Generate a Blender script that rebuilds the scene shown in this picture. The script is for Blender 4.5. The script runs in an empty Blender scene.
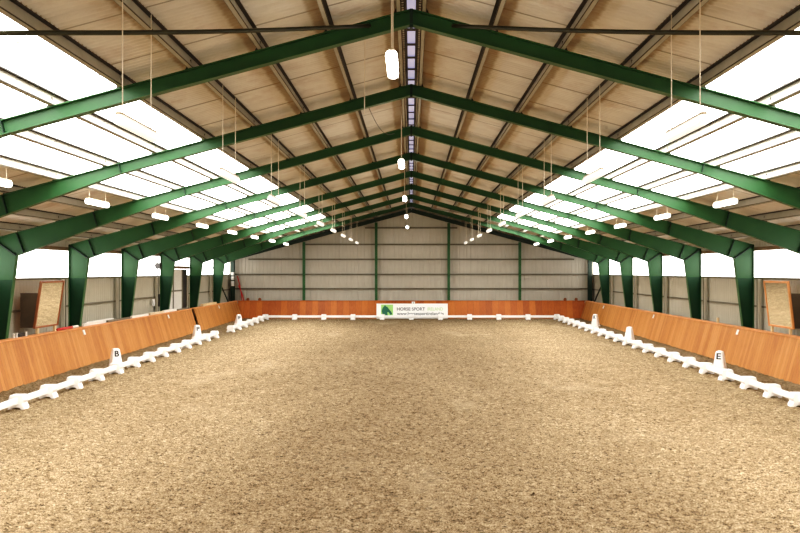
import bpy, math, random
from mathutils import Vector, Matrix

random.seed(7)
C = bpy.context.scene.collection
D = bpy.data
scn = bpy.context.scene

# ------------------------------------------------------------------ helpers
ORD = ("first second third fourth fifth sixth seventh eighth ninth tenth eleventh twelfth thirteenth fourteenth "
       "fifteenth sixteenth seventeenth eighteenth nineteenth twentieth twenty-first twenty-second twenty-third twenty-fourth").split()


class MB:
    """collects shapes, links them as one mesh object"""
    def __init__(self):
        self.v, self.f, self.m = [], [], []

    def add(self, vs, fs, mi=0):
        o = len(self.v)
        self.v += [tuple(p) for p in vs]
        for f in fs:
            self.f.append([i + o for i in f])
            self.m.append(mi)
        return self

    def box(self, a, b, mi=0):
        (x0, y0, z0), (x1, y1, z1) = a, b
        vs = [(x0, y0, z0), (x1, y0, z0), (x1, y1, z0), (x0, y1, z0), (x0, y0, z1), (x1, y0, z1), (x1, y1, z1), (x0, y1, z1)]
        fs = [(3, 2, 1, 0), (4, 5, 6, 7), (0, 1, 5, 4), (1, 2, 6, 5), (2, 3, 7, 6), (3, 0, 4, 7)]
        return self.add(vs, fs, mi)

    def bar(self, p, q, w, h, side=(0, 1, 0), mi=0):
        """box from p to q; w across along 'side', h along the third axis"""
        p, q = Vector(p), Vector(q)
        d = (q - p).normalized()
        s = Vector(side)
        s = (s - d * s.dot(d)).normalized()
        u = s.cross(d).normalized()
        vs = []
        for e in (p, q):
            for a, b in ((-1, -1), (1, -1), (1, 1), (-1, 1)):
                vs.append(e + s * (a * w / 2) + u * (b * h / 2))
        fs = [(0, 1, 2, 3), (7, 6, 5, 4), (0, 4, 5, 1), (1, 5, 6, 2), (2, 6, 7, 3), (3, 7, 4, 0)]
        return self.add(vs, fs, mi)

    def prism_xz(self, poly, y0, y1, mi=0):
        n = len(poly)
        vs = [(x, y0, z) for x, z in poly] + [(x, y1, z) for x, z in poly]
        fs = [tuple(range(n)), tuple(range(2 * n - 1, n - 1, -1))]
        for i in range(n):
            j = (i + 1) % n
            fs.append((j, i, i + n, j + n))
        return self.add(vs, fs, mi)

    def tube(self, pts, r, n=6, mi=0, caps=True):
        pts = [Vector(p) for p in pts]
        vs, fs = [], []
        for i, p in enumerate(pts):
            a = pts[max(i - 1, 0)]
            b = pts[min(i + 1, len(pts) - 1)]
            d = (b - a).normalized()
            up = Vector((0, 0, 1)) if abs(d.z) < .9 else Vector((1, 0, 0))
            s = d.cross(up).normalized()
            u = s.cross(d)
            rr = r[i] if isinstance(r, (list, tuple)) else r
            for k in range(n):
                t = 2 * math.pi * k / n
                vs.append(p + s * (rr * math.cos(t)) + u * (rr * math.sin(t)))
        for i in range(len(pts) - 1):
            for k in range(n):
                k2 = (k + 1) % n
                fs.append((i * n + k, i * n + k2, (i + 1) * n + k2, (i + 1) * n + k))
        if caps:
            fs.append(tuple(range(n - 1, -1, -1)))
            fs.append(tuple(range((len(pts) - 1) * n, len(pts) * n)))
        return self.add(vs, fs, mi)

    def loft(self, rings, mi=0, caps=True):
        n = len(rings[0])
        vs = [p for r in rings for p in r]
        fs = []
        for i in range(len(rings) - 1):
            for k in range(n):
                k2 = (k + 1) % n
                fs.append((i * n + k, i * n + k2, (i + 1) * n + k2, (i + 1) * n + k))
        if caps:
            fs.append(tuple(range(n - 1, -1, -1)))
            fs.append(tuple(range((len(rings) - 1) * n, len(rings) * n)))
        return self.add(vs, fs, mi)

    def mesh(self, name, mats, smooth=False, fix=True):
        me = D.meshes.new(name)
        me.from_pydata(self.v, [], self.f)
        for m in (mats if isinstance(mats, (list, tuple)) else [mats]):
            me.materials.append(m)
        for p, k in zip(me.polygons, self.m):
            p.material_index = k
            p.use_smooth = smooth
        if fix:
            import bmesh
            bm = bmesh.new()
            bm.from_mesh(me)
            bmesh.ops.recalc_face_normals(bm, faces=bm.faces)
            bm.to_mesh(me)
            bm.free()
        me.update()
        return me

    def build(self, name, mats, parent=None, loc=(0, 0, 0), rot=(0, 0, 0), smooth=False, bevel=0, fix=True):
        o = D.objects.new(name, self.mesh(name, mats, smooth, fix))
        C.objects.link(o)
        o.location = loc
        o.rotation_euler = rot
        if parent:
            o.parent = parent
        if bevel:
            b = o.modifiers.new('bevel', 'BEVEL')
            b.width = bevel
            b.segments = 2
            b.limit_method = 'ANGLE'
            b.angle_limit = math.radians(35)
        return o


def tag(o, label, cat, group=None, kind=None):
    o['label'] = label
    o['category'] = cat
    if group:
        o['group'] = group
    if kind:
        o['kind'] = kind
    return o


def thing(name, label, cat, loc=(0, 0, 0), rotz=0, group=None):
    o = D.objects.new(name, None)
    o.empty_display_size = .2
    C.objects.link(o)
    o.location = loc
    o.rotation_euler = (0, 0, rotz)
    return tag(o, label, cat, group)


def copy_tree(o, parent=None):
    c = o.copy()
    C.objects.link(c)
    if parent:
        c.parent = parent
    for ch in list(o.children):
        copy_tree(ch, c)
    return c


def struct(o):
    o['kind'] = 'structure'
    return o


# ------------------------------------------------------------------ materials
def srgb(r, g, b):
    def f(c):
        c /= 255
        return c / 12.92 if c <= .04045 else ((c + .055) / 1.055) ** 2.4
    return (f(r), f(g), f(b), 1)


def new_mat(name):
    m = D.materials.new(name)
    m.use_nodes = True
    nt = m.node_tree
    nt.nodes.clear()
    out = nt.nodes.new('ShaderNodeOutputMaterial')
    bs = nt.nodes.new('ShaderNodeBsdfPrincipled')
    nt.links.new(bs.outputs[0], out.inputs[0])
    return m, nt, bs, out


def coords(nt, scale=(1, 1, 1)):
    tc = nt.nodes.new('ShaderNodeTexCoord')
    mp = nt.nodes.new('ShaderNodeMapping')
    mp.inputs['Scale'].default_value = scale
    nt.links.new(tc.outputs['Object'], mp.inputs[0])
    return mp.outputs[0]


def noise(nt, vec, scale, detail=3, rough=.55):
    n = nt.nodes.new('ShaderNodeTexNoise')
    n.inputs['Scale'].default_value = scale
    n.inputs['Detail'].default_value = detail
    n.inputs['Roughness'].default_value = rough
    nt.links.new(vec, n.inputs['Vector'])
    return n.outputs['Fac']


def ramp(nt, fac, stops):
    r = nt.nodes.new('ShaderNodeValToRGB')
    el = r.color_ramp.elements
    while len(el) < len(stops):
        el.new(.5)
    for e, (p, c) in zip(el, stops):
        e.position = p
        e.color = c if len(c) == 4 else (*c, 1)
    nt.links.new(fac, r.inputs[0])
    return r.outputs[0]


def mixc(nt, fac, a, b, mode='MIX'):
    m = nt.nodes.new('ShaderNodeMix')
    m.data_type = 'RGBA'
    m.blend_type = mode
    for s, val in ((0, fac), (6, a), (7, b)):
        if hasattr(val, 'is_output'):
            nt.links.new(val, m.inputs[s])
        else:
            m.inputs[s].default_value = val
    return m.outputs[2]


def math_n(nt, op, a, b=None, c=None):
    m = nt.nodes.new('ShaderNodeMath')
    m.operation = op
    for i, val in enumerate((a, b, c)):
        if val is None:
            continue
        if hasattr(val, 'is_output'):
            nt.links.new(val, m.inputs[i])
        else:
            m.inputs[i].default_value = val
    return m.outputs[0]


def bump(nt, bs, h, strength=.3, dist=.02):
    b = nt.nodes.new('ShaderNodeBump')
    b.inputs['Strength'].default_value = strength
    b.inputs['Distance'].default_value = dist
    nt.links.new(h, b.inputs['Height'])
    nt.links.new(b.outputs[0], bs.inputs['Normal'])


def plain(name, col, rough=.5, metal=0, var=.12, nscale=6, spec=.5):
    m, nt, bs, _ = new_mat(name)
    v = coords(nt)
    n = noise(nt, v, nscale, 4)
    lo = tuple(c * (1 - var) for c in col[:3])
    hi = tuple(min(1, c * (1 + var)) for c in col[:3])
    nt.links.new(ramp(nt, n, [(.3, lo), (.7, hi)]), bs.inputs['Base Color'])
    bs.inputs['Roughness'].default_value = rough
    bs.inputs['Metallic'].default_value = metal
    bs.inputs['Specular IOR Level'].default_value = spec
    return m


def glow(name, col, strength, spots=False):
    m, nt, bs, out = new_mat(name)
    bs.inputs['Base Color'].default_value = (.8, .8, .78, 1)
    bs.inputs['Roughness'].default_value = .6
    bs.inputs['Emission Color'].default_value = col
    bs.inputs['Emission Strength'].default_value = strength
    if spots:
        # moss specks and faint dirty sheet laps on the plastic roof lights
        v = coords(nt)
        sp = noise(nt, v, 4.5, 2, .7)
        big = noise(nt, v, .35, 2)
        s = math_n(nt, 'MULTIPLY', math_n(nt, 'GREATER_THAN', sp, .67), math_n(nt, 'GREATER_THAN', big, .5))
        sx = nt.nodes.new('ShaderNodeSeparateXYZ')
        nt.links.new(v, sx.inputs[0])
        lap = math_n(nt, 'LESS_THAN', math_n(nt, 'FRACT', math_n(nt, 'DIVIDE', sx.outputs[1], 1.02)), .03)
        lap = math_n(nt, 'MULTIPLY', lap, .45)
        k = math_n(nt, 'SUBTRACT', 1.0, math_n(nt, 'MAXIMUM', math_n(nt, 'MULTIPLY', s, .95), lap))
        nt.links.new(math_n(nt, 'MULTIPLY', k, strength), bs.inputs['Emission Strength'])
    return m


def wood_boards(name, axis, pitch, cols, seam=.05):
    """upright boards along 'axis' with grain running up"""
    m, nt, bs, _ = new_mat(name)
    v = coords(nt)
    sx = nt.nodes.new('ShaderNodeSeparateXYZ')
    nt.links.new(v, sx.inputs[0])
    a = sx.outputs[axis]
    t = math_n(nt, 'DIVIDE', a, pitch)
    wn = nt.nodes.new('ShaderNodeTexWhiteNoise')
    wn.noise_dimensions = '1D'
    nt.links.new(math_n(nt, 'FLOOR', t), wn.inputs['W'])
    sc = [9, 9, 9]
    sc[2] = .9
    g = noise(nt, coords(nt, tuple(sc)), 1.6, 5, .65)
    patch = noise(nt, v, .55, 2)
    f = math_n(nt, 'ADD', math_n(nt, 'MULTIPLY', wn.outputs['Value'], .34),
               math_n(nt, 'ADD', math_n(nt, 'MULTIPLY', g, .5), math_n(nt, 'MULTIPLY', patch, .4)))
    base = ramp(nt, f, [(.3, cols[0]), (.6, cols[1]), (.9, cols[2])])
    fr = math_n(nt, 'FRACT', t)
    sm = math_n(nt, 'LESS_THAN', fr, seam)
    base = mixc(nt, math_n(nt, 'MULTIPLY', sm, .5), base, (.09, .03, .008, 1))
    # scuffed, sandy foot of the boards
    nt.links.new(base, bs.inputs['Base Color'])
    bs.inputs['Roughness'].default_value = .5
    bs.inputs['Specular IOR Level'].default_value = .3
    bump(nt, bs, math_n(nt, 'SUBTRACT', g, sm), .25, .01)
    return m


M = {}
M['green'] = plain('green_paint', srgb(48, 92, 52), .45, 0, .10, 1.5, .35)
M['column_green'] = plain('column_green_lower', srgb(20, 66, 38), .45, 0, .12, 1.5, .35)  # darker green for the columns below the window sill line
M['dark_green'] = plain('dark_green_paint', srgb(16, 44, 26), .5, 0, .12, 2)
M['olive'] = plain('olive_tube_paint', srgb(48, 48, 26), .5, 0, .15, 3)
M['purlin'] = plain('galvanised_purlin', srgb(164, 158, 142), .5, .0, .10, 3)
M['dark_steel'] = plain('dark_steel', srgb(46, 38, 28), .6, .0, .15, 5)
M['girt'] = plain('grey_girt', srgb(112, 106, 90), .55, .1, .12, 4)
M['white_plastic'] = plain('white_plastic', srgb(248, 248, 246), .45, 0, .02, 8)
M['white_paint'] = plain('white_paint', srgb(232, 230, 222), .55, 0, .06, 8)
M['letter_black'] = plain('letter_black', srgb(28, 28, 30), .6, 0, .05)
M['wood_side'] = wood_boards('varnished_boards_side', 1, .19, [srgb(166, 98, 46), srgb(192, 126, 64), srgb(206, 145, 84)])
M['wood_end'] = wood_boards('varnished_boards_end', 0, .42, [srgb(146, 70, 24), srgb(184, 96, 34), srgb(204, 118, 50)], .03)
M['wood_cap'] = plain('cap_wood', srgb(222, 150, 92), .55, 0, .15, 3)
M['wood_pale'] = plain('pale_timber', srgb(222, 196, 150), .6, 0, .12, 5)
M['wood_brown'] = plain('brown_timber', srgb(132, 78, 44), .55, 0, .18, 5)
M['mirror_frame'] = plain('mirror_frame_wood', srgb(150, 86, 50), .5, 0, .15, 6)
M['wire'] = plain('pale_wire', srgb(226, 214, 192), .6, 0, .05)
M['red'] = plain('red_paint', srgb(196, 48, 44), .5, 0, .1)
M['dark_box'] = plain('dark_plastic', srgb(52, 48, 44), .55, 0, .1)
M['shade_dark'] = plain('mirror_shade', srgb(84, 68, 50), .7, 0, .2, 2)
M['cream'] = plain('cream_board', srgb(222, 204, 172), .6, 0, .06)
M['rust'] = plain('rusty_trim', srgb(116, 96, 70), .7, 0, .25, 2)
M['banner_white'] = plain('banner_vinyl', srgb(252, 253, 252), .5, 0, .02)
M['logo_green'] = plain('logo_green', srgb(158, 214, 120), .5, 0, .08, 3)
M['logo_dark'] = plain('logo_dark_green', srgb(26, 98, 76), .5, 0, .08, 5)
M['text_dark'] = plain('banner_text_dark', srgb(40, 44, 48), .6, 0, .03)
M['text_green'] = plain('banner_text_green', srgb(196, 226, 176), .6, 0, .03)
M['lamp_housing'] = plain('lamp_housing', srgb(206, 190, 160), .5, 0, .05)
M['skylight'] = glow('translucent_roof_sheet', (1, .985, .95, 1), 9.5, True)
M['strip_window'] = glow('translucent_wall_sheet', (1, .99, .97, 1), 5.0)
M['ridge_light'] = glow('ridge_sheet', (.50, .50, .78, 1), .6)
M['diffuser'] = glow('lamp_diffuser', (1, .95, .84, 1), 5.0)
M['ridge_diffuser'] = glow('ridge_lamp_diffuser', (1, .95, .84, 1), 18.0)
M['inner_diffuser'] = glow('inner_lamp_diffuser', (1, .95, .84, 1), .75)


def sheet_mat(name, c_lo, c_mid, c_hi, lap_axis, lap, shade_and_marks=None):
    m, nt, bs, _ = new_mat(name)
    v = coords(nt)
    n = noise(nt, v, .9, 5, .6)
    n2 = noise(nt, coords(nt, (1, 6, 1) if lap_axis == 1 else (6, 1, 1)), .8, 3)
    f = math_n(nt, 'ADD', math_n(nt, 'MULTIPLY', n, .6), math_n(nt, 'MULTIPLY', n2, .4))
    base = ramp(nt, f, [(.32, c_lo), (.5, c_mid), (.68, c_hi)])
    sx = nt.nodes.new('ShaderNodeSeparateXYZ')
    nt.links.new(v, sx.inputs[0])
    if lap:
        fr = math_n(nt, 'FRACT', math_n(nt, 'DIVIDE', sx.outputs[lap_axis], lap))
        ln = math_n(nt, 'LESS_THAN', fr, .012)
        base = mixc(nt, math_n(nt, 'MULTIPLY', ln, .55), base, (.12, .085, .05, 1))
    if shade_and_marks:
        # browner bands on the sheets along the lower side of every purlin
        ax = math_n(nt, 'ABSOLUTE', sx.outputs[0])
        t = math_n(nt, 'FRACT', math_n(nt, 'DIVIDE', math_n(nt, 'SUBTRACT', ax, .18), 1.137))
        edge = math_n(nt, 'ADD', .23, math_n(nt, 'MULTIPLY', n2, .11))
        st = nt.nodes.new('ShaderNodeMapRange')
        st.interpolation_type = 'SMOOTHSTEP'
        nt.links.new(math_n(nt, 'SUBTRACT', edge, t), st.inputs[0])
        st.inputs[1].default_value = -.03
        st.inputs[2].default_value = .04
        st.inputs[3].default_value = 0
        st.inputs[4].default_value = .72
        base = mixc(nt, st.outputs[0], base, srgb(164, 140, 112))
        # rib shading painted into the valleys of the corrugation
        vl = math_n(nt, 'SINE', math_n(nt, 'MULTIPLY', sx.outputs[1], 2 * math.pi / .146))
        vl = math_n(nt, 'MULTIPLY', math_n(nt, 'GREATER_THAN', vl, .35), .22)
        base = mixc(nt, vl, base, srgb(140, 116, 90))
        # rusty blotches
        bm_ = nt.nodes.new('ShaderNodeMapRange')
        nt.links.new(n, bm_.inputs[0])
        bm_.inputs[1].default_value = .52
        bm_.inputs[2].default_value = .75
        bl = math_n(nt, 'MULTIPLY', bm_.outputs[0], .5)
        base = mixc(nt, bl, base, srgb(150, 106, 66))
    nt.links.new(base, bs.inputs['Base Color'])
    bs.inputs['Roughness'].default_value = .75
    bs.inputs['Specular IOR Level'].default_value = .2
    return m


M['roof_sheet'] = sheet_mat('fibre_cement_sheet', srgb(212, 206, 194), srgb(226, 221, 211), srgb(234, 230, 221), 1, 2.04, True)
M['clad'] = sheet_mat('steel_cladding', srgb(184, 178, 160), srgb(190, 184, 166), srgb(196, 190, 173), 1, 0)
M['clad_end'] = sheet_mat('steel_cladding_end', srgb(188, 181, 165), srgb(194, 187, 171), srgb(200, 193, 178), 0, 0)


def sand_mat():
    m, nt, bs, out = new_mat('arena_sand')
    v = coords(nt)
    big = noise(nt, coords(nt, (1, .35, 1)), .16, 3, .6)
    mid = noise(nt, v, 1.4, 4, .6)
    clod = noise(nt, coords(nt, (.75, 1, 1)), 10.5, 4, .7)
    fine = noise(nt, v, 36, 4, .75)
    f = math_n(nt, 'ADD', math_n(nt, 'MULTIPLY', clod, .45), math_n(nt, 'MULTIPLY', fine, .55))
    base = ramp(nt, f, [(.40, srgb(46, 34, 18)), (.46, srgb(120, 99, 73)), (.53, srgb(156, 136, 107)), (.61, srgb(192, 175, 148))])
    shade_noise = noise(nt, coords(nt, (.7, .9, 1)), 12.0, 2.5, .6)
    clod_shade = nt.nodes.new('ShaderNodeMapRange')
    nt.links.new(shade_noise, clod_shade.inputs[0])
    clod_shade.inputs[1].default_value = .60
    clod_shade.inputs[2].default_value = .69
    clod_shade.inputs[4].default_value = .62
    base = mixc(nt, clod_shade.outputs[0], base, srgb(44, 32, 18))  # dark specks: clod shadows painted into the sand colour
    dry = nt.nodes.new('ShaderNodeMapRange')
    nt.links.new(noise(nt, coords(nt, (.30, .12, 1)), 1.0, 4, .6), dry.inputs[0])
    dry.inputs[1].default_value = .58
    dry.inputs[2].default_value = .72
    dry.inputs[4].default_value = .55
    base = mixc(nt, dry.outputs[0], base, srgb(184, 168, 142))
    tone = ramp(nt, math_n(nt, 'ADD', math_n(nt, 'MULTIPLY', mid, .45), math_n(nt, 'MULTIPLY', big, .55)),
                [(.38, (.80, .77, .72)), (.52, (.96, .95, .92)), (.64, (1.08, 1.08, 1.06))])
    base = mixc(nt, 1.0, base, tone, 'MULTIPLY')
    # skylight brightening painted into the colour: darker middle, lighter flanks; browner outer track
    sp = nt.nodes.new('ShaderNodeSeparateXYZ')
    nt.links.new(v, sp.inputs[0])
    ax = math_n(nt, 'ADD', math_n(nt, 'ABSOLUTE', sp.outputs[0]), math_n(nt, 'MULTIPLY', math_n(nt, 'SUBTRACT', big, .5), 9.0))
    skylight_and_track = ramp(nt, math_n(nt, 'DIVIDE', ax, 12.0), [(.12, (.86, .84, .81)), (.52, (1.08, 1.07, 1.05)), (.76, (1.04, 1.03, 1.0)), (.86, (.74, .71, .66))])
    base = mixc(nt, 1.0, base, skylight_and_track, 'MULTIPLY')
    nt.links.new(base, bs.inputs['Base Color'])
    bs.inputs['Roughness'].default_value = .95
    bs.inputs['Specular IOR Level'].default_value = .1
    bump(nt, bs, fine, .5, .04)
    # raked, hoof-churned relief as true displacement
    relief = noise(nt, coords(nt, (.75, 1, 1)), 10.5, 3, .65)
    hoof = noise(nt, v, 2.2, 2, .5)
    h = math_n(nt, 'ADD', math_n(nt, 'MULTIPLY', relief, .85), math_n(nt, 'MULTIPLY', hoof, .15))
    dn = nt.nodes.new('ShaderNodeDisplacement')
    nt.links.new(h, dn.inputs['Height'])
    dn.inputs['Midlevel'].default_value = .5
    dn.inputs['Scale'].default_value = .20
    nt.links.new(dn.outputs[0], out.inputs['Displacement'])
    m.displacement_method = 'DISPLACEMENT'
    return m


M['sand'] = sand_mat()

m, nt, bs, _ = new_mat('mirror_glass')
bs.inputs['Base Color'].default_value = (.93, .93, .88, 1)
bs.inputs['Metallic'].default_value = 1
nt.links.new(ramp(nt, noise(nt, coords(nt), 2, 2), [(.3, (.02, .02, .02)), (.7, (.05, .05, .05))]), bs.inputs['Roughness'])
M['mirror'] = m

# ------------------------------------------------------------------ key dimensions
CAM_Z = 3.19
Y_BACK, Y_END = -3.0, 63.0
SLOPE = .270
RID = 7.49
WX = 12.62
FR_Y = [15 + 6 * i for i in range(8)]


def zt(x): return RID - SLOPE * abs(x)
def zsheet(x): return zt(x) + .235
def gz(y): return -.0044 * (61 - y) if y < 61 else 0.0


PURL = [.18 + 1.137 * k for k in range(11)]
SIDE = {-1: 'left', 1: 'right'}

# ------------------------------------------------------------------ setting: ground
import numpy as np
ys = [-3.2 + .8 * k for k in range(17)]
while ys[-1] < 63.4:
    ys.append(ys[-1] + max(.028, .00255 * ys[-1]))
ys[-1] = 63.4
ys = np.array(ys)
gx = np.linspace(-12.72, 12.72, 721)
X, Y = np.meshgrid(gx, ys)
Z = np.where(Y < 61, -.0044 * (61 - Y), 0.0)
nv, nr, ncol = X.size, len(ys), len(gx)
me = D.meshes.new('floor')
me.vertices.add(nv)
me.vertices.foreach_set('co', np.stack([X, Y, Z], -1).astype(np.float32).ravel())
a = (np.arange(nr - 1)[:, None] * ncol + np.arange(ncol - 1)[None, :]).ravel()
quads = np.stack([a, a + 1, a + ncol + 1, a + ncol], -1).astype(np.int32)
me.loops.add(quads.size)
me.loops.foreach_set('vertex_index', quads.ravel())
me.polygons.add(len(quads))
me.polygons.foreach_set('loop_start', np.arange(0, quads.size, 4, dtype=np.int32))
me.polygons.foreach_set('use_smooth', np.ones(len(quads), dtype=bool))
me.update(calc_edges=True)
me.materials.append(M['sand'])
fl = D.objects.new('floor', me)
C.objects.link(fl)
struct(fl)


# ------------------------------------------------------------------ setting: roof
def corrugated_roof(s, x0, x1, y0, y1, pitch=.146, amp=.028, seg=6, cols=None):
    """corrugated sheet from |x|=x0 to x1 on slope s, ribs run down the slope"""
    b = MB()
    xs = cols or [x0, x1]
    n = int((y1 - y0) / pitch * seg)
    for j in range(n + 1):
        y = y0 + (y1 - y0) * j / n
        dz = amp * math.cos(2 * math.pi * j / seg)
        for x in xs:
            b.v.append((s * x, y, zsheet(x) + dz))
    k = len(xs)
    for j in range(n):
        for i in range(k - 1):
            a = j * k + i
            b.f.append([a, a + 1, a + k + 1, a + k])
            b.m.append(0)
    return b


SK0, SK1 = 4.80, 8.26
for s in (-1, 1):
    b = corrugated_roof(s, .13, SK0 + .1, Y_BACK, Y_END + .1)
    for x0, x1, y0, y1 in ((SK1 - .05, 12.85, Y_BACK, Y_END + .1), (SK0, SK1, 57.2, Y_END + .1)):
        c = corrugated_roof(s, x0, x1, y0, y1)
        b.add(c.v, c.f)
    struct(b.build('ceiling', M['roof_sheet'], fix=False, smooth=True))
    b = corrugated_roof(s, SK0 + .02, SK1 + .02, Y_BACK, 57.25, pitch=.146, amp=.018, seg=4)
    for i in range(len(b.v)):
        x, y, z = b.v[i]
        b.v[i] = (x, y, z + .03)
    w = struct(b.build('window_1' if s < 0 else 'window_2', M['skylight'], fix=False, smooth=True))

# ridge light with dark lap bars
b = MB()
b.box((-.075, Y_BACK, zsheet(0) - .03), (.075, Y_END, zsheet(0) - .02))
struct(b.build('window_5', M['ridge_light']))
b = MB()
for s in (-1, 1):
    b.box((min(s * .075, s * .2), Y_BACK, zsheet(0) - .05), (max(s * .075, s * .2), Y_END, zsheet(0) - .035))
y = Y_BACK
while y < Y_END:
    b.box((-.08, y, zsheet(0) - .07), (.08, y + .14, zsheet(0) - .055))
    y += 1.1
struct(b.build('trim_1', M['dark_steel']))


# ------------------------------------------------------------------ setting: walls
def profile_wall_side(s, z0f, z1, y0, y1, x=WX, pitch=.25, dep=.016):
    b = MB()
    pts = []
    y = y0
    while y < y1:
        pts += [(y, 0), (y + pitch * .6, 0), (y + pitch * .7, dep), (y + pitch * .9, dep)]
        y += pitch
    pts.append((y1, 0))
    for yy, dd in pts:
        b.v.append((s * (x + dd), yy, z0f))
        b.v.append((s * (x + dd), yy, z1))
    for i in range(len(pts) - 1):
        b.f.append([2 * i, 2 * i + 2, 2 * i + 3, 2 * i + 1])
        b.m.append(0)
    return b


SILL, WTOP = 2.95, 3.92
for s in (-1, 1):
    nm = SIDE[s]
    b = profile_wall_side(s, -.5, SILL, Y_BACK, Y_END + .1)
    c = profile_wall_side(s, WTOP, 4.42, Y_BACK, Y_END + .1)
    b.add(c.v, c.f)
    struct(b.build('wall_' + nm, M['clad'], fix=False))
    b = profile_wall_side(s, SILL, WTOP, Y_BACK, Y_END + .1, x=WX + .01, dep=.02)
    struct(b.build('window_3' if s < 0 else 'window_4', M['strip_window'], fix=False))
    b = MB()
    b.box((min(s * 12.40, s * 12.6), Y_BACK, 3.93), (max(s * 12.40, s * 12.6), Y_END, 4.05))
    tag(b.build('eave_beam', M['rust']), 'brownish eave beam above the %s wall window strip' % nm, 'beam', 'eave beams')
    # pale vertical cover strips beside the columns
    for i, fy in enumerate(FR_Y):
        b = MB()
        b.box((min(s * 12.42, s * 12.52), fy - .46, -.4), (max(s * 12.42, s * 12.52), fy - .36, 2.9))
        b.box((min(s * 12.40, s * 12.5), fy - .35, -.4), (max(s * 12.40, s * 12.5), fy - .31, 2.9), 1)
        struct(b.build('trim_%d' % (2 + i + (8 if s > 0 else 0)), [M['clad'], M['girt']]))

# end wall
b = MB()
xs = []
x = -12.65
while x < 12.65:
    xs += [(x, 0), (x + .16, 0), (x + .18, .018), (x + .23, .018)]
    x += .25
xs.append((12.65, 0))
for xx, dd in xs:
    b.v.append((xx, Y_END + dd, -.5))
    b.v.append((xx, Y_END + dd, zsheet(xx)))
for i in range(len(xs) - 1):
    b.f.append([2 * i, 2 * i + 2, 2 * i + 3, 2 * i + 1])
    b.m.append(0)
struct(b.build('wall_end', M['clad_end'], fix=False))
b = MB()
b.v += [(-12.7, Y_BACK, -.6), (12.7, Y_BACK, -.6), (12.7, Y_BACK, 4.4), (0, Y_BACK, 7.75), (-12.7, Y_BACK, 4.4)]
b.f.append([0, 1, 2, 3, 4])
b.m.append(0)
struct(b.build('wall_back', M['clad_end'], fix=False))

# ------------------------------------------------------------------ portal frames
KX, KZ = 11.70, 3.64      # inner knee
OX, OZ = 12.39, 4.13      # outer eave corner
HX, HZ = 6.70, 7.235 - SLOPE * 6.70


def zb(x):
    x = abs(x)
    return 7.235 - SLOPE * x if x <= HX else HZ + (KZ - HZ) * (x - HX) / (KX - HX)


FW = .19
frame0 = thing('portal_frame', 'x', 'portal frame', (0, FR_Y[0], 0), 0, 'green portal frames')
for s in (-1, 1):
    b = MB()
    b.prism_xz([(0, RID), (0, 7.235), (s * HX, HZ), (s * KX, KZ), (s * OX, zt(OX))], -.008, .008)
    b.bar((0, 0, RID - .008), (s * OX, 0, zt(OX) - .008), FW, .016)
    b.bar((0, 0, 7.235 + .008), (s * HX, 0, HZ + .008), FW, .016)
    b.bar((s * HX, 0, HZ + .008), (s * KX, 0, KZ + .008), FW, .016)
    b.build('rafter', M['green'], frame0)
    b = MB()
    zs = 2.93
    xk = KX + (12.19 - KX) * (KZ - zs) / (KZ + .3)
    b.prism_xz([(s * OX, zt(OX)), (s * KX, KZ), (s * xk, zs), (s * OX, zs)], -.008, .008)
    b.prism_xz([(s * OX, zs), (s * xk, zs), (s * 12.19, -.3), (s * OX, -.3)], -.008, .008, 1)
    b.bar((s * OX, 0, zt(OX)), (s * OX, 0, -.3), FW, .016)
    b.bar((s * KX, 0, KZ), (s * 12.19, 0, -.3), FW, .016)
    b.build('column', [M['green'], M['column_green']], frame0)
    # knee end plates with bolts, knee stiffener, mid stiffener
    for p, q, t, bolts in (((OX, OZ), (KX, KZ), .034, True), ((11.47, zb(11.47)), (11.70, zt(11.70)), .022, False),
                           ((9.30, zb(9.30)), (9.42, zt(9.42)), .018, False), ((6.68, zb(6.68)), (6.74, zt(6.74)), .014, False)):
        b = MB()
        p3, q3 = Vector((s * p[0], 0, p[1])), Vector((s * q[0], 0, q[1]))
        b.bar(p3, q3, FW, t)
        if bolts:
            d = (q3 - p3)
            n = Vector((-d.z, 0, d.x)).normalized()
            for k in range(5):
                for yy in (-.06, .06):
                    c = p3 + d * (.12 + .19 * k) + Vector((0, yy, 0))
                    b.bar(c - n * .035, c + n * .035, .03, .03)
        b.build('stiffener_plate', M['dark_green'], frame0)
b = MB()
b.bar((0, 0, 7.19), (0, 0, RID), FW, .05)
b.build('apex_plate', M['dark_green'], frame0)
cleat_me = None
for s in (-1, 1):
    for px in PURL:
        b = MB()
        b.prism_xz([(s * (px + .015), zt(px + .015)), (s * (px + .11), zt(px + .11)), (s * (px + .035), zt(px) + .13), (s * (px + .015), zt(px) + .13)], -.10, -.085)
        b.build('purlin_cleat', M['dark_steel'], frame0)
for i, fy in enumerate(FR_Y):
    f = frame0 if i == 0 else copy_tree(frame0)
    f.location = (0, fy, 0)
    f['label'] = ('green steel portal frame spanning the hall, %s counted from the camera' % ORD[i]) if i < 7 else \
        'green steel portal frame spanning the hall, last one before the end wall'

# ------------------------------------------------------------------ purlins
k_ang = math.atan(SLOPE)


def purlin_mesh(s):
    """Z section: top flange towards the ridge, bottom flange towards the eaves"""
    b = MB()
    y0, y1 = Y_BACK + .02, Y_END - .02
    H, F, t = .20, .065, .006
    b.box((-t / 2, y0, 0), (t / 2, y1, H))
    b.box((min(0, s * F), y0, 0), (max(0, s * F), y1, t))
    b.box((min(s * F, s * (F - t)), y0, 0), (max(s * F, s * (F - t)), y1, .022), 1)
    b.box((min(0, -s * F), y0, H - t), (max(0, -s * F), y1, H), 1)
    b.box((min(-s * F, -s * (F - t)), y0, H - .024), (max(-s * F, -s * (F - t)), y1, H), 1)
    b.box((min(0, -s * .012), y0, -.002), (max(0, -s * .012), y1, .012), 1)
    return b.mesh('purlin', [M['purlin'], M['dark_steel']])


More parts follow.
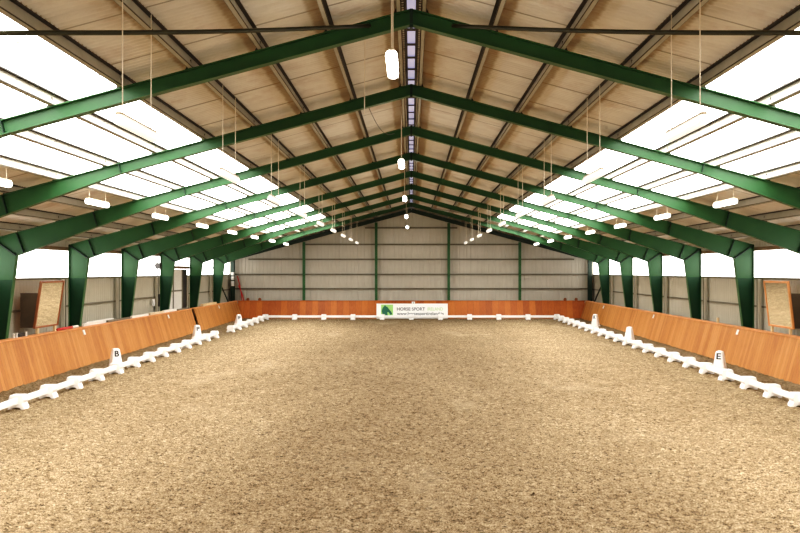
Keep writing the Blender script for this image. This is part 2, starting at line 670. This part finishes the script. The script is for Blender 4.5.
for s in (-1, 1):
    me = purlin_mesh(s)
    for i, px in enumerate(PURL):
        o = D.objects.new('roof_purlin', me)
        C.objects.link(o)
        o.location = (s * px, 0, zt(px) + .004)
        # mirrored sections lean with the slope
        o.rotation_euler = (0, s * k_ang, 0)
        tag(o, 'grey steel roof purlin on the %s slope, %s below the ridge' % (SIDE[s], ORD[i]), 'purlin', 'roof purlins')

# roof bracing rods
for s in (-1, 1):
    b = MB()
    pts = []
    p, q = Vector((s * .68, 14.9, 7.35)), Vector((s * 8.15, 7.99, zt(8.15)))
    for k in range(13):
        t = k / 12
        c = p.lerp(q, t)
        c.z = zt(abs(c.x)) - .10 - .04 * math.sin(math.pi * min(1, t * 1.8))
        pts.append(c)
    b.tube(pts, .033, 8)
    tag(b.build('bracing_tube', M['olive'], smooth=True), 'dark bracing tube crossing the %s roof slope above the nearest bay' % SIDE[s], 'bracing', 'roof bracing')
    b = MB()
    b.tube([(s * 1.3, 56.9, zt(1.3) - .03), (s * 5.0, 51.1, zt(5.0) - .03)], .05, 6)
    tag(b.build('bracing_tube', M['purlin'], smooth=True), 'pale bracing tube under the far %s roof slope near the end wall' % SIDE[s], 'bracing', 'roof bracing')
    b = MB()
    b.tube([(s * 12.44, 57.15, 3.4), (s * 12.44, 62.6, .72)], .05, 6)
    tag(b.build('bracing_tube', M['dark_green'], smooth=True), 'dark diagonal brace on the %s wall next to the end corner' % SIDE[s], 'bracing', 'wall bracing')

# ------------------------------------------------------------------ side girts
for s in (-1, 1):
    for z, h, nm in ((2.93, .07, 'sill'), (1.91, .07, 'middle')):
        b = MB()
        b.box((min(s * 12.53, s * 12.61), Y_BACK, z - h / 2), (max(s * 12.53, s * 12.61), Y_END - .05, z + h / 2))
        tag(b.build('wall_girt', M['girt']), 'grey steel %s girt running along the %s wall cladding' % (nm, SIDE[s]), 'girt', 'side wall girts')

# end wall steelwork
for i, z in enumerate((1.96, 2.95, 3.99, 5.02, 6.17)):
    xe = min(12.2, (RID - .36 - z - .1) / SLOPE)
    b = MB()
    b.box((-xe, 62.88, z - .05), (xe, 62.97, z + .05))
    b.box((-xe, 62.86, z + .03), (xe, 62.90, z + .06))
    tag(b.build('end_wall_girt', M['girt']), 'grey steel girt across the end wall, %s up from the wooden boards' % ORD[i], 'girt', 'end wall girts')
for i, x in enumerate((-7.40, -2.42, 2.58, 7.48)):
    b = MB()
    zz = zt(x) - .30
    b.box((x - .09, 62.62, -.1), (x + .09, 62.64, zz))
    b.box((x - .01, 62.64, -.1), (x + .01, 62.80, zz))
    b.box((x - .09, 62.80, -.1), (x + .09, 62.82, zz))
    tag(b.build('end_wall_post', M['green']), 'green steel post on the end wall, %s from the left corner' % ORD[i], 'post', 'end wall posts')
for s in (-1, 1):
    b = MB()
    b.box((s * 12.3 - .13, 62.55, -.1), (s * 12.3 + .13, 62.57, zt(12.3) - .1))
    b.box((s * 12.3 - .01, 62.57, -.1), (s * 12.3 + .01, 62.82, zt(12.3) - .1))
    b.box((s * 12.3 - .13, 62.82, -.1), (s * 12.3 + .13, 62.84, zt(12.3) - .1))
    tag(b.build('corner_post', M['dark_green']), 'dark green steel post standing in the far %s corner' % SIDE[s], 'post', 'corner posts')
    b = MB()
    b.bar((0, 62.5, RID - .14), (s * 12.3, 62.5, zt(12.3) - .14), .012, .24, side=(0, 1, 0))
    for dz in (-.012, -.27):
        b.bar((0, 62.5, RID + dz), (s * 12.3, 62.5, zt(12.3) + dz), .18, .02, side=(0, 1, 0))
    tag(b.build('gable_rafter', M['dark_green']), 'dark green gable rafter against the top of the end wall, %s half' % SIDE[s], 'rafter', 'gable rafters')

# ------------------------------------------------------------------ kickboards
KB, KT, KH = 11.36, 11.74, 1.14


def side_kick(s, y0, y1, label, far_join=False):
    r = thing('kickboard', label, 'kickboard', (0, y0, 0), 0, 'wooden kickboards')
    n = max(2, int((y1 - y0) / 3))
    L = y1 - y0
    b = MB()
    rings = []
    for k in range(n + 1):
        yy = L * k / n
        g = gz(y0 + yy) - .06
        rings.append([(s * KB, yy, g), (s * KT, yy, KH), (s * (KT + .05), yy, KH), (s * (KB + .05), yy, g)])
    b.loft(rings)
    b.build('board_face', M['wood_side'], r)
    b = MB()
    b.box((min(s * (KT - .035), s * (KT + .24)), 0, KH), (max(s * (KT - .035), s * (KT + .24)), L, KH + .045))
    b.build('cap_rail', M['wood_cap'], r, bevel=.008)
    b = MB()
    yy = .6
    while yy < L:
        b.box((min(s * (KT + .14), s * (KT + .22)), yy, gz(y0 + yy) - .1), (max(s * (KT + .14), s * (KT + .22)), yy + .1, KH))
        yy += 2.4
    b.build('support_frame', M['wood_brown'], r)
    return r


side_kick(-1, 6.0, 48.6, 'long orange varnished kickboard along the left wall, from the picture edge to the slit')
side_kick(-1, 49.2, 61.3, 'shorter orange varnished kickboard on the left, between the slit and the far corner')
side_kick(1, 6.0, 61.3, 'long unbroken orange varnished kickboard along the right wall')
r = thing('kickboard', 'reddish orange kickboard along the far end wall behind the banner', 'kickboard', (0, 61.3, 0), 0, 'wooden kickboards')
b = MB()
b.loft([[(x, 0, -.06), (x, .38, KH), (x, .43, KH), (x, .05, -.06)] for x in (-KT, 0, KT)])
b.build('board_face', M['wood_end'], r)
b = MB()
b.box((-KT - .3, .345, KH), (KT + .3, .68, KH + .045))
b.build('cap_rail', M['wood_end'], r, bevel=.008)

# ------------------------------------------------------------------ dressage fence: blocks and rails
block_poly = [(-.21, 0), (-.12, 0), (-.075, .05), (.075, .05), (.12, 0), (.215, 0), (.195, .085), (.155, .15), (.195, .24),
              (.155, .355), (-.155, .355), (-.195, .225), (-.155, .14), (-.195, .085)]
b = MB()
b.prism_xz(block_poly, -.15, .15)
blk = b.build('fence_block', M['white_plastic'], bevel=.018)
RAILS = {}


def rail_mesh(L):
    if L not in RAILS:
        b = MB()
        prof = [(.035, -.075), (.045, -.06), (.045, .06), (.035, .075), (-.035, .075), (-.045, .06), (-.045, -.06), (-.035, -.075)]
        b.loft([[(px, yy, pz) for px, pz in prof] for yy in (-L / 2, L / 2)])
        RAILS[L] = b.mesh('rail', M['white_plastic'])
    return RAILS[L]


used_blk = [False]


def put_block(x, y, rz, label, group):
    if used_blk[0]:
        o = blk.copy()
        C.objects.link(o)
    else:
        o = blk
        used_blk[0] = True
    o.location = (x, y, gz(y) - .006)
    o.rotation_euler = (0, 0, rz)
    tag(o, label, 'fence block', group)


def put_rail(x0, y0, x1, y1, label, group):
    dx, dy = x1 - x0, y1 - y0
    L = math.hypot(dx, dy) - .298
    o = D.objects.new('fence_rail', rail_mesh(round(L, 2)))
    C.objects.link(o)
    ym = (y0 + y1) / 2
    o.location = ((x0 + x1) / 2, ym, gz(ym) + .205)
    o.rotation_euler = (math.atan(.0044) * (1 if abs(dy) > abs(dx) else 0), 0, math.atan2(dy, dx) - math.pi / 2)
    tag(o, label, 'fence rail', group)


right_y = [20.9, 22.55, 24.15, 25.85, 27.7, 29.55, 31.35, 33.2, 35.0] + [36.81 + 1.774 * i for i in range(14)]
left_a = [20.36 + 1.84 * i for i in range(14)]
left_b = [48.3 + 1.91 * i for i in range(7)]
AX = 9.58
for i, y in enumerate(right_y):
    put_block(AX, y, 0, 'white plastic block ending the near side of the right fence line' if i == 0 else 'white plastic block of the right fence line, %s from the picture edge' % ORD[i - 1] if i < 22 else 'white plastic block at the far right corner of the fence', 'right fence blocks')
    if i:
        put_rail(AX, right_y[i - 1], AX, y, 'white rail of the right fence line, %s from the picture edge' % ORD[i - 1], 'right fence rails')
for i, y in enumerate(left_a):
    put_block(-AX, y, 0, 'white plastic block ending the near side of the left fence line' if i == 0 else 'white plastic block of the nearer left fence run, %s from the picture edge' % ORD[i - 1], 'left fence blocks')
    if i:
        put_rail(-AX, left_a[i - 1], -AX, y, 'white rail of the nearer left fence run, %s from the picture edge' % ORD[i - 1], 'left fence rails')
for i, y in enumerate(left_b):
    put_block(-AX, y, 0, 'white plastic block of the left fence line beyond the gap, %s after it' % ORD[i] if i < 6 else 'white plastic block at the far left corner of the fence', 'left fence blocks')
    if i:
        put_rail(-AX, left_b[i - 1], -AX, y, 'white rail of the left fence line beyond the gap, %s after it' % ORD[i - 1], 'left fence rails')
end_x = [-AX + 2 * AX * i / 10 for i in range(11)]
ye = 59.8
for i, x in enumerate(end_x):
    if 0 < i < 10:
        put_block(x, ye, math.pi / 2, 'white plastic block of the far end fence, %s from the left corner' % ORD[i - 1], 'end fence blocks')
    if i:
        a = end_x[i - 1] + (.03 if i == 1 else 0)
        put_rail(a, ye, x - (.03 if i == 10 else 0), ye, 'white rail of the far end fence, %s from the left corner' % ORD[i - 1], 'end fence rails')


# ------------------------------------------------------------------ writing
def text_mesh(s, size, mat, width=None, height=None, depth=.004, bold=0):
    cu = D.curves.new('txt', 'FONT')
    cu.body = s
    cu.size = size
    cu.align_x = 'CENTER'
    cu.align_y = 'CENTER'
    cu.extrude = depth
    cu.offset = bold
    t = D.objects.new('txt', cu)
    C.objects.link(t)
    bpy.context.view_layer.update()
    dg = bpy.context.evaluated_depsgraph_get()
    me = D.meshes.new_from_object(t.evaluated_get(dg))
    D.objects.remove(t)
    xs = [v.co.x for v in me.vertices]
    ys = [v.co.y for v in me.vertices]
    cx, cy = (min(xs) + max(xs)) / 2, (min(ys) + max(ys)) / 2
    sx = width / (max(xs) - min(xs)) if width else 1
    sy = height / (max(ys) - min(ys)) if height else 1
    for v in me.vertices:
        v.co.x = (v.co.x - cx) * sx
        v.co.y = (v.co.y - cy) * sy
    me.materials.clear()
    me.materials.append(mat)
    return me


# ------------------------------------------------------------------ letter markers
def marker(x, y, letter, rz, label):
    r = thing('letter_marker', label, 'letter marker', (x, y, gz(y) - .004), rz, 'dressage letter markers')
    H, B, T = .72, .20, .11
    def ring(h, c, z):
        k = c * .55
        return [(-h, -h + c, z), (-h + c, -h, z), (h - c, -h, z), (h, -h + c, z), (h, h - c, z), (h - c, h, z), (-h + c, h, z), (-h, h - c, z)]
    b = MB()
    b.loft([ring(B + .025, .03, 0), ring(B + .025, .03, .05), ring(B, .03, .07), ring(T, .02, H - .05), ring(T - .015, .02, H - .015), ring(T - .05, .02, H)])
    b.build('body', M['white_plastic'], r)
    b = MB()
    for sx in (-1, 1):
        for sy in (-1, 1):
            b.box((sx * .19 - .045, sy * .19 - .045, -.02), (sx * .19 + .045, sy * .19 + .045, .03))
    b.build('foot', M['white_plastic'], r)
    if letter:
        me = text_mesh(letter, .3, M['letter_black'], .145, .20, .003, .009)
        # heavier strokes
        o = D.objects.new('letter', me)
        C.objects.link(o)
        o.parent = r
        zc = .55
        yc = -(B + (T - B) * (zc - .07) / (H - .05 - .07)) - .004
        o.location = (0, yc, zc)
        tilt = math.atan2(B - T, H - .12)
        o.rotation_euler = (math.pi / 2 - tilt, 0, 0)
        o['label'] = 'black letter ' + letter
    return r


A1 = math.atan2(.55, .83)
marker(-9.97, 30.7, 'B', A1, 'white plastic cone marker with black letter B by the left fence')
marker(-10.12, 43.0, 'P', A1, 'white plastic cone marker with letter P at the end of the nearer left fence')
marker(-9.98, 52.6, 'F', A1, 'white plastic cone marker with letter F by the far part of the left fence')
marker(10.10, 29.8, 'E', -A1, 'white plastic cone marker with black letter E by the right fence')
marker(10.02, 41.8, None, -A1, 'white plastic cone marker without visible letter by the right fence')
marker(10.72, 53.0, 'K', -A1, 'white plastic cone marker with letter K close to the right kickboard')

# ------------------------------------------------------------------ banner
PX = 60.02 / 910.0


def bx(px): return (px - 411.3) * PX
def bz(py): return CAM_Z - (py - 271) * PX


bn = thing('sponsor_banner', 'white banner reading horse sport with green horse logo on the far end fence', 'banner', (0, 60.03, 0))
b = MB()
nseg = 24
x0, x1 = bx(376.5), bx(447.8)
z0, z1 = .045, bz(303.6)
for k in range(nseg + 1):
    x = x0 + (x1 - x0) * k / nseg
    for (dy, z) in ((0, z0), (0, z1), (.01, z1), (.01, z0)):
        b.v.append((x, dy + .004 * math.sin(k * 1.3), z))
for k in range(nseg):
    for i in range(4):
        a, c = k * 4 + i, k * 4 + (i + 1) % 4
        b.f.append([a, c, c + 4, a + 4])
        b.m.append(0)
b.build('vinyl_sheet', M['banner_white'], bn)
b = MB()
lx0, lx1, lz0, lz1 = bx(381), bx(393), bz(316.6), bz(304.6)
b.box((lx0, -.014, lz0), (lx1, -.008, lz1))
b.build('logo_square', M['logo_green'], bn)
head = [(.06, .46), (.12, .70), (.26, .86), (.34, .98), (.40, .86), (.52, .82), (.66, .64), (.84, .42), (.93, .26), (.86, .14), (.76, .16),
        (.66, .34), (.56, .40), (.53, .30), (.56, .10), (.44, .02), (.30, .22), (.24, .02), (.14, .14)]
b = MB()
b.prism_xz([(lx0 + (lx1 - lx0) * u, lz0 + (lz1 - lz0) * v) for u, v in head], -.020, -.015)
b.build('horse_head', M['logo_dark'], bn)
for nm, s, mat, a0, a1, c0, c1 in (('main_lettering', 'HORSE SPORT', 'text_dark', 397, 425, 307.4, 310.6),
                                   ('pale_lettering', 'IRELAND', 'text_green', 427.5, 443, 307.4, 310.6),
                                   ('web_address', 'www.horsesportireland.ie', 'text_dark', 397, 443.6, 312.0, 316.0)):
    me = text_mesh(s, .3, M[mat], bx(a1) - bx(a0), bz(c0) - bz(c1), .002, .003)
    o = D.objects.new(nm, me)
    C.objects.link(o)
    o.parent = bn
    o.location = ((bx(a0) + bx(a1)) / 2, -.010, (bz(c0) + bz(c1)) / 2)
    o.rotation_euler = (math.pi / 2, 0, 0)

# small letter plates on the kickboards
pl = thing('letter_plate', 'tiny white plate with letter A above the banner on the end boards', 'plate', (.14, 61.50, 0), 0, 'small wall plates')
b = MB()
b.box((-.11, 0, .85), (.11, .02, 1.12))
b.build('plate', M['white_plastic'], pl)
me = text_mesh('A', .3, M['letter_black'], .13, .17, .003)
o = D.objects.new('letter', me)
C.objects.link(o)
o.parent = pl
o.location = (0, -.006, 1.0)
o.rotation_euler = (math.pi / 2, 0, 0)
ka = math.atan2(KT - KB, KH)
for s, ys in ((-1, (32.5, 43.8, 55.3)), (1, (32.6, 43.9, 55.3))):
    for i, y in enumerate(ys):
        b = MB()
        b.box((-.012, -.08, -.09), (.012, .08, .09))
        zc = 1.0
        xx = KB + (KT - KB) * (zc - gz(y)) / (KH - gz(y)) - .014
        o = b.build('letter_plate', M['white_plastic'], loc=(s * xx, y, zc), rot=(0, s * ka, 0))
        tag(o, 'tiny white plate on the %s kickboard, %s from the picture edge' % (SIDE[s], ORD[i]), 'plate', 'small wall plates')

# ------------------------------------------------------------------ lamps
def make_lamp(drop_f, drop_b, dmat, L=1.6, W=.07):
    r = thing('hanging_lamp', 'x', 'lamp')
    b = MB()
    rings = []
    for yy, k in ((-L / 2, .6), (-L / 2 + .04, 1), (L / 2 - .04, 1), (L / 2, .6)):
        rings.append([(W * .7 * k * cx, yy, .055 + cz) for cx, cz in ((-1, .0), (-.8, .03), (.8, .03), (1, .0))])
    b.loft(rings)
    b.build('housing', M['lamp_housing'], r)
    b = MB()
    prof = [(.72, .055), (1, .02), (1, -.02), (.85, -.05), (.4, -.07), (-.4, -.07), (-.85, -.05), (-1, -.02), (-1, .02), (-.72, .055)]
    rings = []
    for yy, k in ((-L / 2 + .01, .55), (-L / 2 + .06, 1), (L / 2 - .06, 1), (L / 2 - .01, .55)):
        rings.append([(W * k * px, yy, pz * k + .055 * (1 - k)) for px, pz in prof])
    b.loft(rings)
    b.build('diffuser', dmat, r, smooth=False)
    for yy, dr in ((-L / 2 + .18, drop_f), (L / 2 - .18, drop_b)):
        b = MB()
        b.tube([(0, yy, .08), (0, yy, .08 + dr)], .008, 5)
        b.build('hanger_wire', M['wire'], r)
    return r


def lamp_row(x, z, ys, lab, grp, dmat=None):
    dr = zsheet(x) - .03 - z - .08
    first = make_lamp(dr, dr, dmat or M['diffuser'], *((1.3, .08) if abs(x) < 1 else (1.6, .07)))
    first['group'] = grp
    for i, y in enumerate(ys):
        o = first if i == 0 else copy_tree(first)
        o.location = (x, y, z)
        o['label'] = lab % ORD[i]


lamp_row(-.27, 6.12, [12.95 + 12 * i for i in range(5)], 'glowing tube lamp hanging under the ridge line, %s from the camera', 'ridge lamps', M['ridge_diffuser'])
for s in (-1, 1):
    lamp_row(s * 3.58, 5.05, [11.9 + 6 * i for i in range(9)], 'tube lamp on long wires, inner ' + SIDE[s] + ' row, %s from the camera', 'inner row lamps', M['inner_diffuser'])
    lamp_row(s * 8.24, 4.97, [17.9 + 6 * i for i in range(8)], 'glowing tube lamp on short wires, outer ' + SIDE[s] + ' row, %s from the camera', 'outer row lamps')

# loose cables below the ridge
b = MB()
b.tube([(-.84, 16.5, 7.36), (-.845, 16.5, 6.7), (-.85, 16.5, 6.02)], .008, 5)
tag(b.build('hanging_wire', M['wire']), 'thin wire hanging straight down left of the ridge lamp', 'wire')
b = MB()
pts = []
for k in range(13):
    t = k / 12
    p = Vector((-1.05, 21.1, 7.12)).lerp(Vector((-.50, 26.8, 7.24)), t)
    p.z -= .30 * math.sin(math.pi * t)
    pts.append(p)
b.tube(pts, .009, 5)
tag(b.build('slack_cable', M['dark_box']), 'slack thin cable sagging between the second and third frame near the ridge', 'cable')


# ------------------------------------------------------------------ leaning mirrors
def mirror_board(s, y0, y1, xb, xt, zb_, zt_, label, frame_mat):
    W = y1 - y0
    H = math.hypot(xb - xt, zt_ - zb_)
    r = thing('wall_mirror', label, 'mirror', (s * xb, (y0 + y1) / 2, zb_), 0, 'tilted wall mirrors')
    lean = math.atan2(xb - xt, zt_ - zb_)
    r.rotation_euler = (0, -s * lean, 0)
    b = MB()
    b.box((-.012, -W / 2 + .05, .05), (.012, W / 2 - .05, H - .05))
    b.build('mirror_glass', M['mirror'], r)
    b = MB()
    for a, c in (((-.03, -W / 2, 0), (.03, -W / 2 + .06, H)), ((-.03, W / 2 - .06, 0), (.03, W / 2, H)),
                 ((-.03, -W / 2 + .06, 0), (.03, W / 2 - .06, .06)), ((-.03, -W / 2 + .06, H - .06), (.03, W / 2 - .06, H))):
        b.box(a, c)
    b.build('mirror_frame', frame_mat, r)
    b = MB()
    e = -.0
    b.box((min(s * .032, s * .05), -W / 2 + .02, .02), (max(s * .032, s * .05), W / 2 - .02, H - .02))
    b.build('backing_board', M['wood_brown'], r)
    b = MB()
    b.prism_xz([(s * .06, .02), (s * .46, .02), (s * .46, 1.12), (s * (.06 - 1.12 * math.tan(lean)), 1.12)], -W / 2 + .06, -W / 2 + .085)
    o = b.build('shade_panel', M['shade_dark'], r)  # dark sheet added to stand for the shade behind the mirror
    o.rotation_euler = (0, s * lean, 0)
    for yy in (-W / 2 + .25, W / 2 - .25):
        b = MB()
        b.box((-.035, yy - .05, -(zb_ - KH - .05) + .0), (.035, yy + .05, 0))
        o = b.build('support_post', M['wood_pale'], r)
        o.rotation_euler = (0, s * lean, 0)
    return r


mirror_board(-1, 28.7, 30.6, 11.90, 11.68, 1.37, 2.87, 'brown framed mirror tilted above the left kickboard showing reflected sand', M['mirror_frame'])
mirror_board(1, 28.35, 30.3, 11.92, 11.745, 1.37, 2.87, 'pale framed mirror tilted above the right kickboard showing reflected sand', M['wood_cap'])

# ------------------------------------------------------------------ things on the kickboard caps
TOP = KH + .045


def plank(y0, y1, x, w, h, z, mat, name, label, cat, grp=None, skew=0):
    b = MB()
    L = y1 - y0
    b.box((-w / 2, -L / 2, 0), (w / 2, L / 2, h))
    o = b.build(name, mat, loc=(x, (y0 + y1) / 2, z), rot=(0, 0, skew), bevel=.006)
    return tag(o, label, cat, grp)


G = 'spare boards on the left ledge'
plank(32.9, 35.2, -11.86, .07, .10, TOP, M['white_paint'], 'spare_board', 'white board lying on the left ledge just past the grey plate', 'board', G)
plank(33.4, 36.4, -11.94, .07, .13, TOP - .0, M['white_paint'], 'spare_board', 'taller white board standing on edge at the back of the left ledge', 'board', G)
plank(35.5, 38.3, -11.86, .09, .08, TOP, M['girt'], 'spare_board', 'grey board lying on the left ledge between white boards', 'board', G)
plank(38.6, 41.0, -11.88, .10, .09, TOP, M['white_paint'], 'spare_board', 'white board on the left ledge right after the fifth column in view', 'board', G)
plank(41.2, 43.4, -11.86, .12, .10, TOP, M['cream'], 'spare_board', 'cream board on the left ledge below the small white switch box', 'board', G)
plank(43.6, 45.9, -11.88, .10, .12, TOP, M['white_paint'], 'spare_board', 'white board on the left ledge nearest the doorway', 'board', G)
plank(46.2, 48.2, -11.87, .10, .07, TOP, M['girt'], 'spare_board', 'flat dark grey board on the ledge in front of the doorway', 'board', G)
plank(51.6, 55.2, -11.88, .16, .13, TOP, M['wood_pale'], 'spare_board', 'pale yellow timber board on the ledge of the shorter left kickboard', 'board', G)
# red and white pole behind the mirror foot
r = thing('jump_pole', 'red and white pole lying on the left ledge beside the mirror', 'pole', (-11.84, 31.2, TOP + .045))
b = MB()
b.tube([(0, -.75, 0), (0, .55, 0)], .045, 10)
b.build('red_section', M['red'], r, smooth=True)
b = MB()
b.tube([(0, .55, 0), (0, 1.1, 0)], .045, 10)
b.build('white_section', M['white_paint'], r, smooth=True)
# small tins near the picture edge
for i, (y, x, lab) in enumerate(((27.15, -11.86, 'small white tin on the left ledge, nearest the picture edge'),
                                 (27.35, -11.86, 'small white tin on the left ledge, middle one of three'),
                                 (28.0, -11.85, 'small white tin on the left ledge, closest to the mirror'))):
    b = MB()
    prof = [(.030, 0), (.034, .01), (.034, .12), (.038, .125), (.038, .14), (.028, .14)]
    b.loft([[(rr * math.cos(2 * math.pi * q / 10), rr * math.sin(2 * math.pi * q / 10), z) for q in range(10)] for rr, z in prof])
    tag(b.build('tin_can', M['white_paint'], loc=(x, y, TOP), smooth=False), lab, 'tin', 'tins on the left ledge')
b = MB()
b.box((-.06, -.30, 0), (.06, .30, .09))
b.box((-.065, -.31, .09), (.065, .31, .105))
tag(b.build('tool_box', M['dark_box'], loc=(-11.95, 27.9, TOP), bevel=.006), 'dark low box behind the white tins on the left ledge', 'box')
# short stubs
b = MB()
b.box((-.04, -.05, 0), (.04, .05, .20))
tag(b.build('post_stub', M['wood_pale'], loc=(11.86, 35.2, TOP), bevel=.006), 'short pale wooden stub on top of the right kickboard', 'post')
for i, (x, lab) in enumerate(((-11.1, 'small brown timber post top above the end boards, closest to the left corner'),
                              (-10.3, 'small brown timber post top above the end boards, slightly in from the left corner'),
                              (10.45, 'small brown timber post top above the end boards, slightly in from the right corner'),
                              (11.2, 'small brown timber post top above the end boards, closest to the right corner'))):
    b = MB()
    b.loft([[(k * math.cos(2 * math.pi * q / 8), k * math.sin(2 * math.pi * q / 8), z) for q in range(8)] for k, z in ((.10, 0), (.11, .08), (.09, .15), (.04, .19))])
    tag(b.build('post_top', M['wood_brown'], loc=(x, 61.83, TOP)), lab, 'post', 'post tops on the end boards')  # timber post ends resting on the end cap

# ------------------------------------------------------------------ left doorway between sixth and seventh frame
dr = thing('door_1', 'white double door with dark edge in the left wall', 'door', (-12.5, 0, 0))
dr['kind'] = 'structure'
b = MB()
b.box((0, 45.7, -.2), (.03, 47.6, 3.28))
b.box((0, 47.7, -.2), (.03, 49.5, 3.28))
b.build('door_leaf', M['white_paint'], dr)
b = MB()
for y in (45.7, 47.55, 49.42):
    b.box((.03, y, -.2), (.06, y + .16, 3.28))
for z in (.9, 2.1):
    b.box((.03, 45.7, z), (.05, 49.5, z + .08))
b.build('door_frame', M['girt'], dr)
b = MB()
b.box((-.04, 49.6, -.2), (.05, 50.45, 3.28))
b.build('dark_opening', M['dark_box'], dr)
b = MB()
b.box((-.06, 45.4, 3.30), (.10, 50.9, 3.46))
b.build('lintel', M['rust'], dr)
b = MB()
b.box((.0, 50.5, -.2), (.04, 52.2, 1.9))
tag(b.build('wall_panel', M['cream'], loc=(-12.52, 0, 0)), 'cream panel on the left wall just beyond the doorway', 'panel')

# wall fittings on the left
b = MB()
b.box((-.05, -.11, -.17), (.05, .11, .17))
b.box((.05, -.06, -.08), (.07, .06, .05))
tag(b.build('switch_box', M['white_plastic'], loc=(-12.5, 44.1, 1.66), bevel=.01), 'small white switch box on the left wall before the doorway', 'switch')
b = MB()
b.box((-.07, -.14, -.30), (.07, .14, .30))
tag(b.build('junction_box', M['dark_box'], loc=(-12.44, 44.72, 1.75), bevel=.01), 'dark box on the left wall beside the white switch', 'box')
r = thing('wall_speaker', 'small dark speaker mounted high on the left wall beside a column', 'speaker', (-12.45, 44.3, 3.45))
b = MB()
b.loft([[(0, -.10, -.13), (0, .10, -.13), (0, .10, .13), (0, -.10, .13)], [(.26, -.17, -.17), (.26, .17, -.17), (.26, .17, .13), (.26, -.17, .13)]])
b.build('cabinet', M['dark_box'], r, bevel=.01)
b = MB()
b.box((-.14, -.03, -.03), (0, .03, .03))
b.build('bracket', M['girt'], r)
b = MB()
b.tube([(-12.48, 44.7, 3.9), (-12.48, 44.7, 1.4)], .03, 6)
tag(b.build('wall_conduit', M['dark_box']), 'dark conduit running down the left wall beside the speaker', 'conduit')
r = thing('switchboard', 'white switchgear boxes fixed to the far left corner post', 'switchboard', (-12.25, 62.40, 2.75))
for dz, h in ((-.42, .34), (-.05, .26), (.24, .20)):
    b = MB()
    b.box((-.09, -.12, dz - h / 2), (.09, .14, dz + h / 2))
    b.build('cabinet', M['white_paint'], r, bevel=.01)
r = thing('hanging_hose', 'red hose hanging on the end wall beside the left corner', 'hose', (0, 62.8, 0))
for k, (xa, xb, z0, z1) in enumerate(((-12.0, -11.68, 2.85, 1.1), (-11.92, -11.55, 2.2, 1.1))):
    b = MB()
    b.tube([(xa + (xb - xa) * t + .05 * math.sin(3 * t), -.02 - .03 * k, z0 + (z1 - z0) * t) for t in [q / 10 for q in range(11)]], .035, 8)
    b.build('hose_loop', M['red'], r, smooth=True)

# ------------------------------------------------------------------ camera, world, view
cam = D.cameras.new('camera')
co = D.objects.new('camera', cam)
C.objects.link(co)
co.location = (0, 0, CAM_Z)
co.rotation_euler = (math.pi / 2, 0, 0)
cam.sensor_width = 36
cam.lens = 910 / 800 * 36
cam.shift_x = -11.3 / 800
cam.shift_y = 4.5 / 800
cam.clip_end = 300
scn.camera = co

w = D.worlds.new('world')
scn.world = w
w.use_nodes = True
bg = w.node_tree.nodes.get('Background') or w.node_tree.nodes.new('ShaderNodeBackground')
bg.inputs[0].default_value = (.9, .95, 1, 1)
bg.inputs[1].default_value = 1.0

scn.view_settings.view_transform = 'Standard'
scn.view_settings.look = 'None'
scn.view_settings.exposure = 0
scn.view_settings.use_curve_mapping = True
cv = scn.view_settings.curve_mapping
c = cv.curves[3]
for px, py in ((.04, .024), (.14, .125), (.45, .46)):
    c.points.new(px, py)
cv.update()
scn.view_settings.gamma = 1
scn.cycles.max_bounces = 8
scn.cycles.diffuse_bounces = 5
scn.cycles.use_denoising = True
